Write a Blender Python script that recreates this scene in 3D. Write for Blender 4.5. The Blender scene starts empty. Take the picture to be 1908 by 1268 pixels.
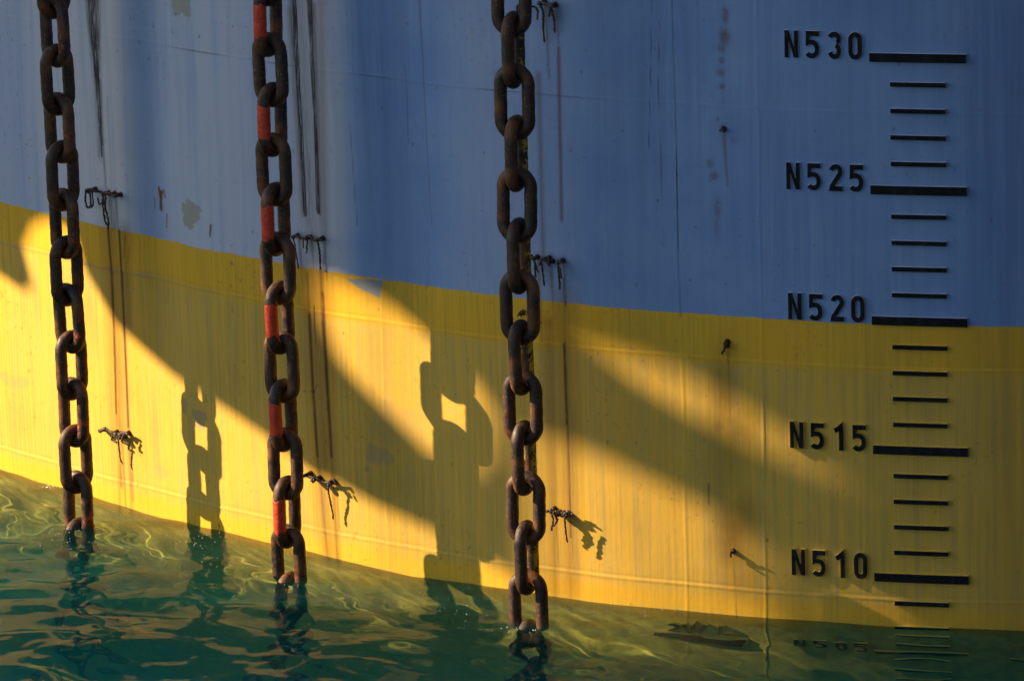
import bpy, bmesh, math, random
import numpy as np
from mathutils import Vector, Matrix

R = math.radians
scene = bpy.context.scene
col = scene.collection
random.seed(7)
rng = np.random.default_rng(11)

# ------------------------------------------------------------------ camera
F_PX, W_PX, CXP, CYP = 10000.0, 1908.0, 954.0, 634.0
CAM_H, PITCH, ROLL = 6.18578, 0.253684, 0.0273823
cam_d = bpy.data.cameras.new("camera")
cam_d.sensor_width = 36.0
cam_d.lens = F_PX / W_PX * 36.0
cam_d.clip_start = 0.5
cam_d.clip_end = 3000
cam = bpy.data.objects.new("camera", cam_d)
col.objects.link(cam)
cp, sp, cr, sr = math.cos(PITCH), math.sin(PITCH), math.cos(ROLL), math.sin(ROLL)
r0, f0, u0 = Vector((1, 0, 0)), Vector((0, cp, -sp)), Vector((0, sp, cp))
rv, uv_ = r0 * cr - u0 * sr, r0 * sr + u0 * cr
m = Matrix.Identity(4)
for i in range(3):
    m[i][0], m[i][1], m[i][2] = rv[i], uv_[i], -f0[i]
m[2][3] = CAM_H
cam.matrix_world = m
scene.camera = cam

# ------------------------------------------------------------------ light
SUN_EL, SUN_AZ = R(29.2), R(98.0)          # azimuth measured from the view direction to the left
SKY_STRENGTH, SUN_STRENGTH, EXPOSURE = 0.058, 5.0, 1.55
to_sun = Vector((-math.sin(SUN_AZ) * math.cos(SUN_EL), -math.cos(SUN_AZ) * math.cos(SUN_EL), math.sin(SUN_EL)))
world = bpy.data.worlds.new("World")
scene.world = world
world.use_nodes = True
wn = world.node_tree
sky = wn.nodes.new("ShaderNodeTexSky")
sky.sky_type = 'NISHITA'
sky.sun_disc = False
sky.sun_elevation = SUN_EL
sky.sun_rotation = math.atan2(to_sun.x, to_sun.y)
bg = wn.nodes["Background"]
bg.inputs["Strength"].default_value = SKY_STRENGTH
wn.links.new(sky.outputs[0], bg.inputs["Color"])
sun_d = bpy.data.lights.new("sun", 'SUN')
sun_d.energy = SUN_STRENGTH
sun_d.angle = R(0.5)
sun_d.color = (1.0, 0.77, 0.46)
sun_d.cycles.is_caustics_light = True
sun = bpy.data.objects.new("sun", sun_d)
col.objects.link(sun)
sun.rotation_euler = to_sun.to_track_quat('Z', 'Y').to_euler()
sun.location = to_sun * 40
scene.view_settings.view_transform = 'Standard'
scene.view_settings.look = 'None'
scene.view_settings.exposure = EXPOSURE
scene.view_settings.gamma = 1.0
scene.view_settings.use_curve_mapping = False
scene.cycles.use_denoising = True
scene.cycles.max_bounces = 12
scene.cycles.transmission_bounces = 8
scene.cycles.transparent_max_bounces = 8
scene.cycles.volume_bounces = 2
scene.cycles.caustics_reflective = False
scene.cycles.caustics_refractive = True
scene.cycles.blur_glossy = 0.3
scene.cycles.sample_clamp_indirect = 6.0

# ------------------------------------------------------------------ helpers
def tag(o, label=None, cat=None, group=None, kind=None):
    if label: o["label"] = label
    if cat: o["category"] = cat
    if group: o["group"] = group
    if kind: o["kind"] = kind
    return o

def empty(name, loc=(0, 0, 0)):
    o = bpy.data.objects.new(name, None)
    o.empty_display_size = 0.1
    col.objects.link(o)
    o.location = loc
    return o

def link_mesh(name, me, mat, parent=None, smooth=True):
    o = bpy.data.objects.new(name, me)
    col.objects.link(o)
    for mm in (mat if isinstance(mat, (list, tuple)) else [mat]):
        me.materials.append(mm)
    if smooth:
        me.polygons.foreach_set("use_smooth", [True] * len(me.polygons))
    if parent is not None:
        o.parent = parent
    return o

def grid_mesh(name, X, Y, Z, uv=None):
    """regular grid mesh out of 2-D arrays"""
    nr, nc = X.shape
    me = bpy.data.meshes.new(name)
    co = np.stack([X, Y, Z], -1).reshape(-1, 3).astype(np.float32)
    me.vertices.add(nr * nc)
    me.vertices.foreach_set("co", co.ravel())
    idx = np.arange(nr * nc).reshape(nr, nc)
    q = np.stack([idx[:-1, :-1], idx[:-1, 1:], idx[1:, 1:], idx[1:, :-1]], -1).reshape(-1, 4)
    n = len(q)
    me.loops.add(n * 4)
    me.loops.foreach_set("vertex_index", q.ravel().astype(np.int32))
    me.polygons.add(n)
    me.polygons.foreach_set("loop_start", (np.arange(n) * 4).astype(np.int32))
    if uv is not None:
        l = me.uv_layers.new(name="sheet")
        U = np.stack(uv, -1).reshape(-1, 2)[q.ravel()].astype(np.float32)
        l.data.foreach_set("uv", U.ravel())
    me.update(calc_edges=True)
    me.validate()
    return me

class Nodes:
    def __init__(self, name):
        self.mat = bpy.data.materials.new(name)
        self.mat.use_nodes = True
        self.t = self.mat.node_tree
        self.t.nodes.clear()
        self.out = self.t.nodes.new("ShaderNodeOutputMaterial")
    def n(self, kind, ins=None, **props):
        nd = self.t.nodes.new(kind)
        for k, v in props.items(): setattr(nd, k, v)
        for k, v in (ins or {}).items(): self.set(nd.inputs[k], v)
        return nd
    def set(self, sock, v):
        if isinstance(v, bpy.types.NodeSocket): self.t.links.new(v, sock)
        elif isinstance(v, (tuple, list)) and len(v) == 3 and sock.type == 'RGBA': sock.default_value = (*v, 1)
        else: sock.default_value = v
    def math(self, op, a, b=0.0, c=0.0, clamp=False):
        nd = self.n("ShaderNodeMath", operation=op, use_clamp=clamp)
        for i, v in enumerate((a, b, c)): self.set(nd.inputs[i], v)
        return nd.outputs[0]
    def vmath(self, op, a, b):
        nd = self.n("ShaderNodeVectorMath", operation=op)
        self.set(nd.inputs[0], a); self.set(nd.inputs[1], b)
        return nd.outputs[0]
    def mix(self, f, a, b, blend='MIX'):
        nd = self.n("ShaderNodeMix", data_type='RGBA', blend_type=blend)
        self.set(nd.inputs[0], f); self.set(nd.inputs[6], a); self.set(nd.inputs[7], b)
        return nd.outputs[2]
    def ramp(self, v, lo, hi, a=0.0, b=1.0, smooth=True):
        nd = self.n("ShaderNodeMapRange", {0: v, 1: lo, 2: hi, 3: a, 4: b}, interpolation_type='SMOOTHSTEP' if smooth else 'LINEAR')
        return nd.outputs[0]
    def noise(self, vec, scale, detail=3.0, rough=0.55, dist=0.0):
        return self.n("ShaderNodeTexNoise", {"Vector": vec, "Scale": scale, "Detail": detail, "Roughness": rough, "Distortion": dist}).outputs[0]
    def principled(self, **ins):
        p = self.n("ShaderNodeBsdfPrincipled")
        for k, v in ins.items(): self.set(p.inputs[k.replace("_", " ")], v)
        self.t.links.new(p.outputs[0], self.out.inputs[0])
        return p

# ------------------------------------------------------------------ the hull's plan curve
PROF = [-0.035684996593735085, -0.02403397504101991, 0.5583002607232853, -1.1857307157502088, 19.975995516617832]
XL, XR = -2.5, 2.25
def plan_curve():
    x = np.linspace(XL, XR, 4001)
    y = np.polyval(PROF, x / 2)
    pts = np.stack([x, y], 1)
    def arc(p, ang, turn, rad, total):       # continues the curve as an arc past the fitted piece
        out, n = [], int(total / 0.02)
        for _ in range(n):
            p = p + 0.02 * np.array([math.cos(ang), math.sin(ang)])
            ang += turn * 0.02 / rad
            out.append(p)
        return np.array(out)
    dl = pts[0] - pts[1]; dr = pts[-1] - pts[-2]
    left = arc(pts[0], math.atan2(dl[1], dl[0]), -1, 6.5, 11.0)
    right = arc(pts[-1], math.atan2(dr[1], dr[0]), 1, 6.5, 13.0)
    return np.concatenate([left[::-1], pts, right]), slice(len(left), len(left) + len(pts))
CURVE, FIT = plan_curve()
_ds = np.r_[0, np.cumsum(np.hypot(*np.diff(CURVE, axis=0).T))]
CS = _ds - np.interp(0.0, CURVE[FIT, 0], _ds[FIT])
_tx, _ty = np.gradient(CURVE[:, 0], CS), np.gradient(CURVE[:, 1], CS)
def hull_xy(s): return np.interp(s, CS, CURVE[:, 0]), np.interp(s, CS, CURVE[:, 1])
def hull_n(s):                                # outward horizontal normal
    tx, ty = np.interp(s, CS, _tx), np.interp(s, CS, _ty)
    l = np.hypot(tx, ty)
    return ty / l, -tx / l
def hull_p(s, z, n=0.0):
    x, y = hull_xy(s); a, b = hull_n(s)
    return Vector((float(x + a * n), float(y + b * n), float(z)))
def ray(px, py):
    X, Y = px - CXP, py - CYP
    x, y = cr * X - sr * Y, sr * X + cr * Y
    return np.array([x, F_PX * cp - y * sp, -F_PX * sp - y * cp])
def at(px, py):
    """where a point of the photograph lies on the hull: arc length s and height z"""
    d = ray(px, py); Y = 19.8
    for _ in range(60):
        X = d[0] * Y / d[1]
        Y = 0.5 * Y + 0.5 * float(np.polyval(PROF, min(max(X, XL), XR) / 2))
    X = d[0] * Y / d[1]
    s = float(np.interp(X, CURVE[FIT, 0], CS[FIT]))
    return s, float(CAM_H + d[2] * Y / d[1])

Z_BAND, Z_UP, Z_YW, Z_LW = 1.1797, 1.9843, 1.0088, 0.1058

# ------------------------------------------------------------------ hull plating
def blur_seg(S, Z, a, b, w0, w1, soft=0.5):
    """mask of a tapering streak from a to b (s,z), half widths w0 -> w1"""
    ax, az = a; bx, bz = b
    dx, dz = bx - ax, bz - az
    L2 = dx * dx + dz * dz + 1e-12
    t = np.clip(((S - ax) * dx + (Z - az) * dz) / L2, 0, 1)
    d = np.hypot(S - ax - t * dx, Z - az - t * dz)
    w = w0 + (w1 - w0) * t
    return np.clip((w * (1 + soft) - d) / (w * soft * 2 + 1e-6) , 0, 1)

def build_plating(mat, parent):
    s_f = np.arange(-3.35, 2.35, 0.0052)
    s_l = np.concatenate([np.arange(-9, -4.0, 0.25), np.arange(-4.0, -3.36, 0.04)])
    s_r = np.concatenate([np.arange(2.35, 3.2, 0.05), np.arange(3.2, 14, 0.25)])
    s = np.concatenate([s_l, s_f, s_r])
    z = np.concatenate([np.arange(-7, -1.2, 0.2), np.arange(-1.2, -0.35, 0.012), np.arange(-0.35, 2.7, 0.0052), np.arange(2.72, 3.4, 0.05), np.arange(3.4, 7.0, 0.2)])
    S, Z = np.meshgrid(s, z)
    x, y = hull_xy(S); nx, ny = hull_n(S)
    # weld beads and gentle plate buckling, in metres along the outward normal
    d = np.zeros_like(S)
    wob = 0.002 * np.sin(S * 3.1) + 0.0015 * np.sin(S * 9.7 + 1)
    for z0, h in ((Z_UP, 0.0006), (Z_YW, 0.0012), (Z_LW, 0.0016)):
        d += h * np.exp(-((Z - z0 - wob) / 0.0045) ** 2)
        d -= 0.5 * h * np.exp(-((Z - z0 - wob - 0.011) / 0.005) ** 2)
    for (xa, ya, xb, yb, h) in ((1410, 60, 1426, 1100, 0.0019), (1266, 560, 1281, 1000, 0.0011), (706, 520, 716, 760, 0.0008)):
        sa, _ = at(xa, ya); sb, _ = at(xb, yb); sm = 0.5 * (sa + sb)
        top = at(xa, ya)[1] + (3 if ya < 100 else 0)
        g = np.exp(-((S - sm - 0.001 * np.sin(Z * 11)) / 0.0045) ** 2) * (Z < top)
        d += h * g
    d += 0.0035 * np.sin(S * 4.2 + 0.6) * np.sin(Z * 1.3 + 0.4) + 0.0022 * np.sin(S * 8.9 + 2.0 + 0.5 * Z)
    for (px, w, h) in ((285, 0.10, -0.012), (225, 0.07, 0.006), (690, 0.16, -0.006), (1180, 0.2, -0.006), (1560, 0.3, 0.005)):
        sc = at(px, 250)[0]
        d += h * np.exp(-((S - sc) / w) ** 2) * np.clip((Z - 0.6) / 0.9, 0, 1)
    low = [(0.004 * rng.normal(), rng.uniform(5, 16), rng.uniform(2, 9), rng.uniform(0, 6.28)) for _ in range(7)]
    for a, k1, k2, ph in low: d += 0.12 * a * np.sin(k1 * S + k2 * Z + ph)
    me = grid_mesh("plating", x + nx * d, y + ny * d, Z, uv=(S, Z))
    # marks on the paint: R rust, G black grime, B primer patches, A pale wash
    rust, grime, patch, wash = (np.zeros_like(S) for _ in range(4))
    def line(layer, pts, w0, w1, k, soft=0.6):
        q = [at(*p) for p in pts]; n = len(q) - 1
        for i in range(n):
            a = blur_seg(S, Z, q[i], q[i + 1], 1.5 * (w0 + (w1 - w0) * i / n), 1.5 * (w0 + (w1 - w0) * (i + 1) / n), soft)
            np.maximum(layer, a * k, out=layer)
    # black streaks running down the blue paint
    line(grime, [(172, -20), (177, 60), (181, 130)], .024, .012, .7, .8)
    line(grime, [(176, 100), (184, 200), (189, 290)], .012, .003, .55, .9)
    line(grime, [(170, -20), (175, 60), (181, 130)], .009, .006, .95, .5)
    line(grime, [(181, 120), (186, 210), (190, 270)], .004, .003, .95, .4)
    line(grime, [(548, -20), (555, 120), (564, 280), (570, 400)], .006, .005, .95, .4)
    line(grime, [(578, -20), (582, 110), (589, 250), (594, 395)], .006, .005, .95, .4)
    line(grime, [(543, -20), (550, 110)], .012, .006, .55, .8)
    line(grime, [(576, -20), (581, 90)], .012, .006, .6, .8)
    line(grime, [(566, 180), (573, 290), (576, 420)], .020, .014, .30, 1.0)
    line(rust, [(598, -20), (600, 200), (606, 440)], .014, .012, .35, 1.0)
    line(grime, [(166, -20), (172, 60), (180, 130)], .014, .010, .85, .9)
    line(grime, [(180, -20), (183, 60), (182, 130)], .012, .006, .6, .9)
    line(grime, [(177, 120), (184, 210), (190, 292)], .007, .002, .9)
    line(grime, [(181, 100), (189, 240)], .004, .002, .8)
    line(rust, [(186, 150), (192, 280), (197, 350)], .006, .003, .45)
    line(rust, [(200, 180), (208, 350)], .003, .002, .25)
    line(grime, [(546, -20), (553, 120), (562, 280), (568, 395)], .007, .004, .85)
    line(grime, [(545, -20), (552, 60)], .012, .006, .5, .9)
    line(grime, [(575, -20), (579, 50), (582, 110)], .008, .004, .9)
    line(grime, [(580, 100), (588, 250), (592, 390)], .0045, .004, .85)
    line(rust, [(585, 10), (592, 200), (598, 400)], .010, .006, .5, .9)
    line(rust, [(540, 20), (556, 250), (566, 400)], .010, .006, .4, .9)
    line(wash, [(562, -20), (575, 180), (582, 430)], .026, .030, .55, 1.0)
    line(grime, [(566, 200), (575, 300), (578, 380)], .010, .012, .35, 1.0)
    line(rust, [(1040, 90), (1044, 300), (1046, 410)], .005, .004, .65, .8)
    line(rust, [(1003, 140), (1008, 330), (1013, 500)], .007, .005, .45, .9)
    for (px, py, w, h, k) in ((1352, 30, 5, 14, .5), (1350, 68, 8, 14, .55), (1345, 90, 7, 8, .4), (1344, 113, 5, 5, .4), (1342, 136, 6, 6, .4),
                              (1345, 162, 5, 5, .45), (1337, 222, 2, 4, .5), (1322, 305, 6, 7, .4), (1330, 328, 7, 7, .45), (1336, 390, 6, 18, .4),
                              (1366, 262, 5, 5, .25), (1335, 420, 5, 22, .25)):
        s0, z0 = at(px, py)
        g = np.exp(-((S - s0) / (w / 430)) ** 2 - ((Z - z0) / (h / 480)) ** 2)
        n2 = 0.5 + 0.5 * np.sin(S * 410 + 3 * np.sin(Z * 230)) * np.sin(Z * 330 + 2 * np.sin(S * 190))
        np.maximum(rust, np.clip(g * 1.5 * (0.45 + n2), 0, 1) * k, out=rust)
    for pts, w in (([(206, 430), (216, 620), (222, 800)], .035), ([(232, 430), (238, 600)], .02), ([(585, 510), (596, 680), (606, 860)], .045), ([(600, 900), (615, 1060)], .03), ([(1050, 560), (1060, 800), (1064, 1100)], .03), ([(1025, 600), (1035, 1100)], .018)):
        line(rust, pts, w, w * .7, .42, 1.0)
    line(grime, [(557, -20), (570, 200), (580, 430)], .03, .03, .25, 1.0)
    line(grime, [(176, -20), (186, 290)], .02, .008, .35, 1.0)
    # rusty drips on the yellow band
    line(rust, [(201, 425), (207, 500), (212, 620), (216, 770)], .0055, .004, 1.0, .8)
    line(rust, [(222, 430), (229, 560), (234, 690), (238, 795)], .0055, .004, .95, .8)
    line(rust, [(233, 440), (231, 480)], .003, .002, .8)
    line(rust, [(240, 462), (236, 500)], .006, .003, .5, .9)
    line(rust, [(209, 505), (214, 700)], .005, .004, .9, .9)
    line(rust, [(228, 505), (233, 640)], .005, .003, .8, .9)
    line(rust, [(216, 745), (226, 1000)], .004, .006, .35, .9)
    line(rust, [(240, 800), (247, 1000)], .004, .006, .3, .9)
    line(rust, [(573, 510), (576, 580), (583, 700), (590, 850)], .009, .006, .6, .9)
    line(rust, [(577, 585), (583, 720), (592, 850)], .006, .005, 1.0, .9)
    line(rust, [(599, 505), (602, 600), (611, 730), (618, 850)], .010, .006, .7, .9)
    line(rust, [(601, 545), (607, 660), (618, 850)], .007, .006, 1.0, .9)
    line(grime, [(602, 600), (607, 660), (612, 760)], .004, .002, .5, .9)
    line(rust, [(592, 880), (604, 990), (612, 1060)], .006, .008, .4, .9)
    line(rust, [(616, 860), (624, 990), (630, 1060)], .006, .008, .35, .9)
    line(grime, [(586, 570), (590, 660), (592, 715), (586, 730), (566, 728)], .0012, .001, .7)
    line(grime, [(1050, 520), (1053, 570)], .0016, .0016, .7)
    line(rust, [(1053, 560), (1053, 640), (1057, 800), (1063, 1100)], .004, .006, .45, .9)
    line(rust, [(1052, 640), (1057, 790)], .005, .004, 1.0, .9)
    line(rust, [(1058, 790), (1064, 1000)], .004, .004, .8, .9)
    line(rust, [(1020, 640), (1028, 830)], .003, .003, .4, .9)
    line(rust, [(1030, 1000), (1034, 1110)], .006, .010, .35, .9)
    line(rust, [(1060, 1000), (1064, 1110)], .006, .010, .4, .9)
    line(grime, [(1320, 900), (1321, 940)], .002, .0015, .6)
    for (px, py, w, h, k) in ((1345, 740, 26, 90, .45), (1375, 800, 30, 45, .35), (1340, 790, 16, 30, .4), (1350, 850, 40, 120, .3), (1360, 1000, 30, 70, .55), (1385, 960, 25, 60, .35), (1340, 690, 25, 40, .3), (1365, 1090, 45, 45, .3)):
        s0, z0 = at(px, py)
        g = np.exp(-((S - s0) / (w / 430)) ** 2 - ((Z - z0) / (h / 480)) ** 2)
        np.maximum(rust, g * k, out=rust)
    line(rust, [(216, 760), (226, 905)], .007, .006, .55, 1.0)
    line(rust, [(238, 790), (246, 930)], .006, .006, .5, 1.0)
    line(rust, [(592, 850), (613, 1060)], .008, .010, .6, 1.0)
    line(rust, [(618, 850), (630, 1060)], .008, .010, .55, 1.0)
    # brown scabs and blue-paint seams
    line(rust, [(291, 350), (295, 372), (296, 390)], .003, .006, 1.0)
    line(rust, [(296, 360), (296, 385)], .007, .002, 1.0)
    line(rust, [(301, 355), (304, 368)], .003, .003, .8)
    line(rust, [(283, 370), (285, 392)], .002, .001, .6)
    line(rust, [(308, 400), (307, 425)], .003, .002, .6)
    line(rust, [(394, 420), (393, 440)], .004, .003, .8)
    line(grime, [(1252, -20), (1258, 250), (1267, 590)], .0014, .0014, .65)
    line(grime, [(1213, 0), (1212, 100), (1208, 300)], .0011, .0009, .4)
    line(grime, [(1228, 40), (1226, 160), (1232, 330), (1236, 460)], .0010, .0010, .35)
    line(rust, [(781, 0), (788, 120), (794, 250), (803, 420)], .0022, .0014, .45)
    line(grime, [(756, 130), (760, 270)], .0012, .0010, .3)
    line(grime, [(650, 230), (656, 310), (664, 420)], .0015, .0012, .3)
    zup = 0.0012
    su0, su1 = at(290, 85)[0], at(1160, 187)[0]
    g = np.exp(-((Z - Z_UP - wob) / 0.0016) ** 2) * np.clip((S - su0) * 4, 0, 1) * np.clip((su1 - S) * 3, 0, 1)
    np.maximum(grime, g * 0.5, out=grime)
    su2 = at(1430, 200)[0]
    np.maximum(grime, np.exp(-((Z - Z_UP + .002) / 0.0014) ** 2) * (S > su2) * .35, out=grime)
    # scuffed yellow weld: grey tape-like line at the left
    s1, s2 = at(5, 447)[0], at(500, 560)[0]
    jag = 0.5 + 0.5 * np.sin(S * 23 + 2 * np.sin(S * 9))
    np.maximum(patch, np.exp(-((Z - Z_YW - wob) / 0.010) ** 4) * (S < s2) * (0.25 + 0.4 * jag) * np.clip((s2 - S) * 2, 0, 1), out=patch)
    # primer patches
    def blob(px, py, w, h, k, seed, square=2.0):
        s0, z0 = at(px, py)
        a = np.arctan2(Z - z0, S - s0)
        r = (np.abs((S - s0) / (w / 470 / math.cos(math.atan(1.0)))) ** square + np.abs((Z - z0) / (h / 480)) ** square) ** (1 / square)
        edge = 1 + 0.14 * np.sin(3 * a + seed) + 0.10 * np.sin(5 * a + 2 * seed) + 0.05 * np.sin(11 * a + seed)
        np.maximum(patch, np.clip((edge - r) / 0.10, 0, 1) * k, out=patch)
    blob(355, 402, 17, 26, 1.0, 1.0); blob(363, 388, 15, 10, 1.0, 2.6); blob(352, 378, 6, 11, 1.0, .4); blob(338, 10, 19, 22, 1.0, 3.0, 3)
    blob(343, 755, 6, 17, .75, .4, 3); blob(372, 780, 13, 19, .75, .2, 5)
    blob(705, 848, 22, 18, .6, 1.4, 4); blob(684, 874, 4, 5, .9, .3)
    blob(735, 790, 42, 40, .22, 2.0, 3); blob(300, 880, 14, 16, .25, 1.0); blob(25, 710, 35, 14, .3, 0.2, 3)
    # a leftover triangle of blue-grey paint under the band edge
    tri = [at(644, 519), at(711, 522), at(706, 556), at(672, 540)]
    m_ = np.ones_like(S)
    cx = sum(t[0] for t in tri) / 4; cz = sum(t[1] for t in tri) / 4
    for i in range(4):
        (ax, az), (bx, bz) = tri[i], tri[(i + 1) % 4]
        nx_, nz_ = bz - az, ax - bx
        l = math.hypot(nx_, nz_); sg = -1 if (cx - ax) * nx_ + (cz - az) * nz_ < 0 else 1
        m_ = np.minimum(m_, np.clip(((S - ax) * nx_ + (Z - az) * nz_) / l * sg / 0.006 + .5, 0, 1))
    tri_m = m_
    # soft shade bands and sideways light falloff, painted into the hull colour
    shade_tone = np.zeros_like(S)
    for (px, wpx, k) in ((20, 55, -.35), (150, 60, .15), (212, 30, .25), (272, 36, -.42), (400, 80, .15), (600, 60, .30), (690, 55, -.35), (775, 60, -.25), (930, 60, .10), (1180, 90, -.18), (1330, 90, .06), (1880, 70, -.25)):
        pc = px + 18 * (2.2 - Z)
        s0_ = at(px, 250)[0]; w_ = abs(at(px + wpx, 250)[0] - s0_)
        shade_tone += k * np.exp(-(np.abs(S - s0_ - .03 * np.sin(Z * 1.7 + px)) / w_) ** 2.6)
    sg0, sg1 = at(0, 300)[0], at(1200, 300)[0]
    shade_tone += np.clip(.85 * (sg1 - S) / (sg1 - sg0), -.45, .85)  # paler left, darker right: ambient light falloff put into the paint
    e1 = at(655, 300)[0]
    shade_tone -= .22 * (1 / (1 + np.exp(-(S - e1 - .012 * np.sin(Z * 5)) / .022))) * np.exp(-np.maximum(S - e1, 0) / .25)
    # rust weeping from every stud
    for (px, py) in ((203, 360), (215, 362), (558, 440), (581, 442), (604, 444), (1003, 480), (1026, 482), (1050, 486), (1015, 8), (1035, 10), (226, 808), (240, 808), (598, 890), (626, 898), (1035, 948), (1063, 956), (1355, 638), (1366, 1027), (1348, 241)):
        s0, z0 = at(px, py)
        g = np.exp(-((S - s0) / .012) ** 2 - ((Z - z0) / .016) ** 2) * .8
        np.maximum(rust, g, out=rust)
        a_ = blur_seg(S, Z, (s0, z0), (s0 + .01, z0 - rng.uniform(.15, .35)), .008, .003, .95)
        np.maximum(rust, a_ * .5, out=rust)
    at3 = me.attributes.new("shade_tone", 'FLOAT', 'POINT')
    at3.data.foreach_set("value", shade_tone.astype(np.float32).ravel())
    # specks
    for _ in range(150):
        px, py = rng.uniform(0, 1900), rng.uniform(0, 1100)
        s0, z0 = at(px, py); w = rng.uniform(.0015, .0045)
        i0, i1 = np.searchsorted(s, [s0 - .03, s0 + .03]); j0, j1 = np.searchsorted(z, [z0 - .03, z0 + .03])
        sub = np.exp(-((S[j0:j1, i0:i1] - s0) / w) ** 2 - ((Z[j0:j1, i0:i1] - z0) / (w * rng.uniform(.8, 2))) ** 2)
        lay = grime if rng.uniform() < .6 else rust
        lay[j0:j1, i0:i1] = np.maximum(lay[j0:j1, i0:i1], sub * rng.uniform(.25, .8))
    at1 = me.attributes.new("marks", 'FLOAT_COLOR', 'POINT')
    at1.data.foreach_set("color", np.stack([rust, grime, patch, wash], -1).astype(np.float32).ravel())
    at2 = me.attributes.new("leftover", 'FLOAT', 'POINT')
    at2.data.foreach_set("value", tri_m.astype(np.float32).ravel())
    return link_mesh("plating", me, mat, parent)

def hull_material():
    N = Nodes("hull_paint")
    uv = N.n("ShaderNodeUVMap", uv_map="sheet").outputs[0]
    sep = N.n("ShaderNodeSeparateXYZ", {0: uv})
    s, z = sep.outputs[0], sep.outputs[1]
    marks = N.n("ShaderNodeAttribute", attribute_name="marks")
    mc = N.n("ShaderNodeSeparateColor", {0: marks.outputs[0]})
    rust, grime, patch, wash = mc.outputs[0], mc.outputs[1], mc.outputs[2], marks.outputs[3]
    left = N.n("ShaderNodeAttribute", attribute_name="leftover").outputs[2]
    streak_v = N.vmath('MULTIPLY', uv, (70.0, 1.6, 1.0))
    streak = N.noise(streak_v, 1.0, 4, .6)
    streak2 = N.noise(N.vmath('MULTIPLY', uv, (22.0, 0.7, 1.0)), 1.0, 3, .55)
    fine = N.noise(N.vmath('MULTIPLY', uv, (260.0, 6.0, 1.0)), 1.0, 2, .5)
    cloud = N.noise(uv, 2.2, 4, .55)
    grain = N.noise(uv, 160.0, 3, .7)
    patchy = N.ramp(N.noise(N.vmath('MULTIPLY', uv, (1.6, 1.1, 1.0)), 1.0, 3, .6), .35, .65, .25, 1.25)
    # blue paint
    blue = N.mix(N.ramp(cloud, .3, .7), (0.155, 0.260, 0.50), (0.205, 0.315, 0.53))
    blue = N.mix(N.math('MULTIPLY', N.math('MULTIPLY', N.ramp(streak, .42, .75), patchy), .34), blue, (0.33, 0.38, 0.46))
    blue = N.mix(N.math('MULTIPLY', N.math('MULTIPLY', N.ramp(streak2, .45, .72), patchy), .38), blue, (0.155, 0.20, 0.34))
    blue = N.mix(N.math('MULTIPLY', N.ramp(fine, .5, .8), .22), blue, (0.13, 0.17, 0.26))
    blue = N.mix(N.math('MULTIPLY', wash, .6), blue, (0.38, 0.38, 0.30))
    # yellow paint, chalky between the two lower welds
    yel = N.mix(N.ramp(cloud, .3, .7), (0.72, 0.375, 0.020), (0.80, 0.455, 0.030))
    edge = N.math('ADD', z, N.math('MULTIPLY', N.math('SUBTRACT', streak2, .5), -.10))
    zone = N.math('MULTIPLY', N.ramp(edge, .05, .10), N.ramp(N.math('ADD', z, N.math('MULTIPLY', N.math('SUBTRACT', streak, .5), .08)), 1.005, .985))
    chalk = N.math('MULTIPLY', zone, N.ramp(N.math('ADD', streak, N.math('MULTIPLY', streak2, .7)), .62, 1.10, .22, .80))
    yel = N.mix(chalk, yel, (0.56, 0.385, 0.11))
    yel = N.mix(N.math('MULTIPLY', N.ramp(fine, .52, .8), .16), yel, (0.36, 0.23, 0.012))
    yel = N.mix(N.math('MULTIPLY', N.ramp(streak2, .55, .8), .30), yel, (0.42, 0.28, 0.03))
    shade_tone = N.n("ShaderNodeAttribute", attribute_name="shade_tone").outputs[2]
    tn = N.math('MULTIPLY', shade_tone, N.ramp(streak2, .2, .6, .6, 1.1))
    blue = N.mix(N.math('MAXIMUM', tn, 0.0), blue, (0.58, 0.57, 0.60))  # brighter light painted in as paler blue
    blue = N.mix(N.math('MAXIMUM', N.math('MULTIPLY', tn, -1.0), 0.0), blue, (0.075, 0.125, 0.27))  # shade painted in as darker blue
    # dirt washed down in runs, and blotches
    dirt = N.math('MULTIPLY', N.ramp(N.math('ADD', N.math('MULTIPLY', streak, .5), N.math('MULTIPLY', cloud, .6)), .44, .72), .42)
    yel = N.mix(dirt, yel, (0.30, 0.18, 0.03))
    yel = N.mix(N.math('MULTIPLY', N.math('MAXIMUM', N.math('MULTIPLY', tn, -1.0), 0.0), .9), yel, (0.25, 0.155, 0.03))  # the same shade bands and falloff painted into the yellow
    mott = N.ramp(N.noise(N.vmath('MULTIPLY', uv, (38.0, 30.0, 1.0)), 1.0, 5, .7), .57, .70)
    mott = N.math('MULTIPLY', mott, N.ramp(N.noise(uv, 3.1, 3, .5), .45, .65))
    yel = N.mix(N.math('MULTIPLY', mott, .75), yel, (0.20, 0.115, 0.02))
    blue = N.mix(N.math('MULTIPLY', mott, .55), blue, (0.10, 0.11, 0.14))
    # paint line, a little ragged
    rag = N.math('MULTIPLY', N.math('SUBTRACT', N.noise(N.vmath('MULTIPLY', uv, (9.0, 9.0, 1.0)), 1.0, 4, .6), .5), .018)
    is_blue = N.ramp(N.math('ADD', z, rag), Z_BAND - .0025, Z_BAND + .0025)
    base = N.mix(is_blue, yel, blue)
    base = N.mix(N.math('MULTIPLY', left, N.ramp(streak, .2, .5, .55, .95)), base, (0.22, 0.24, 0.27))
    pr = N.mix(is_blue, (0.33, 0.235, 0.13), (0.345, 0.325, 0.275))
    base = N.mix(N.math('MULTIPLY', patch, N.ramp(streak, .2, .6, .75, 1.0)), base, pr)
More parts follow.
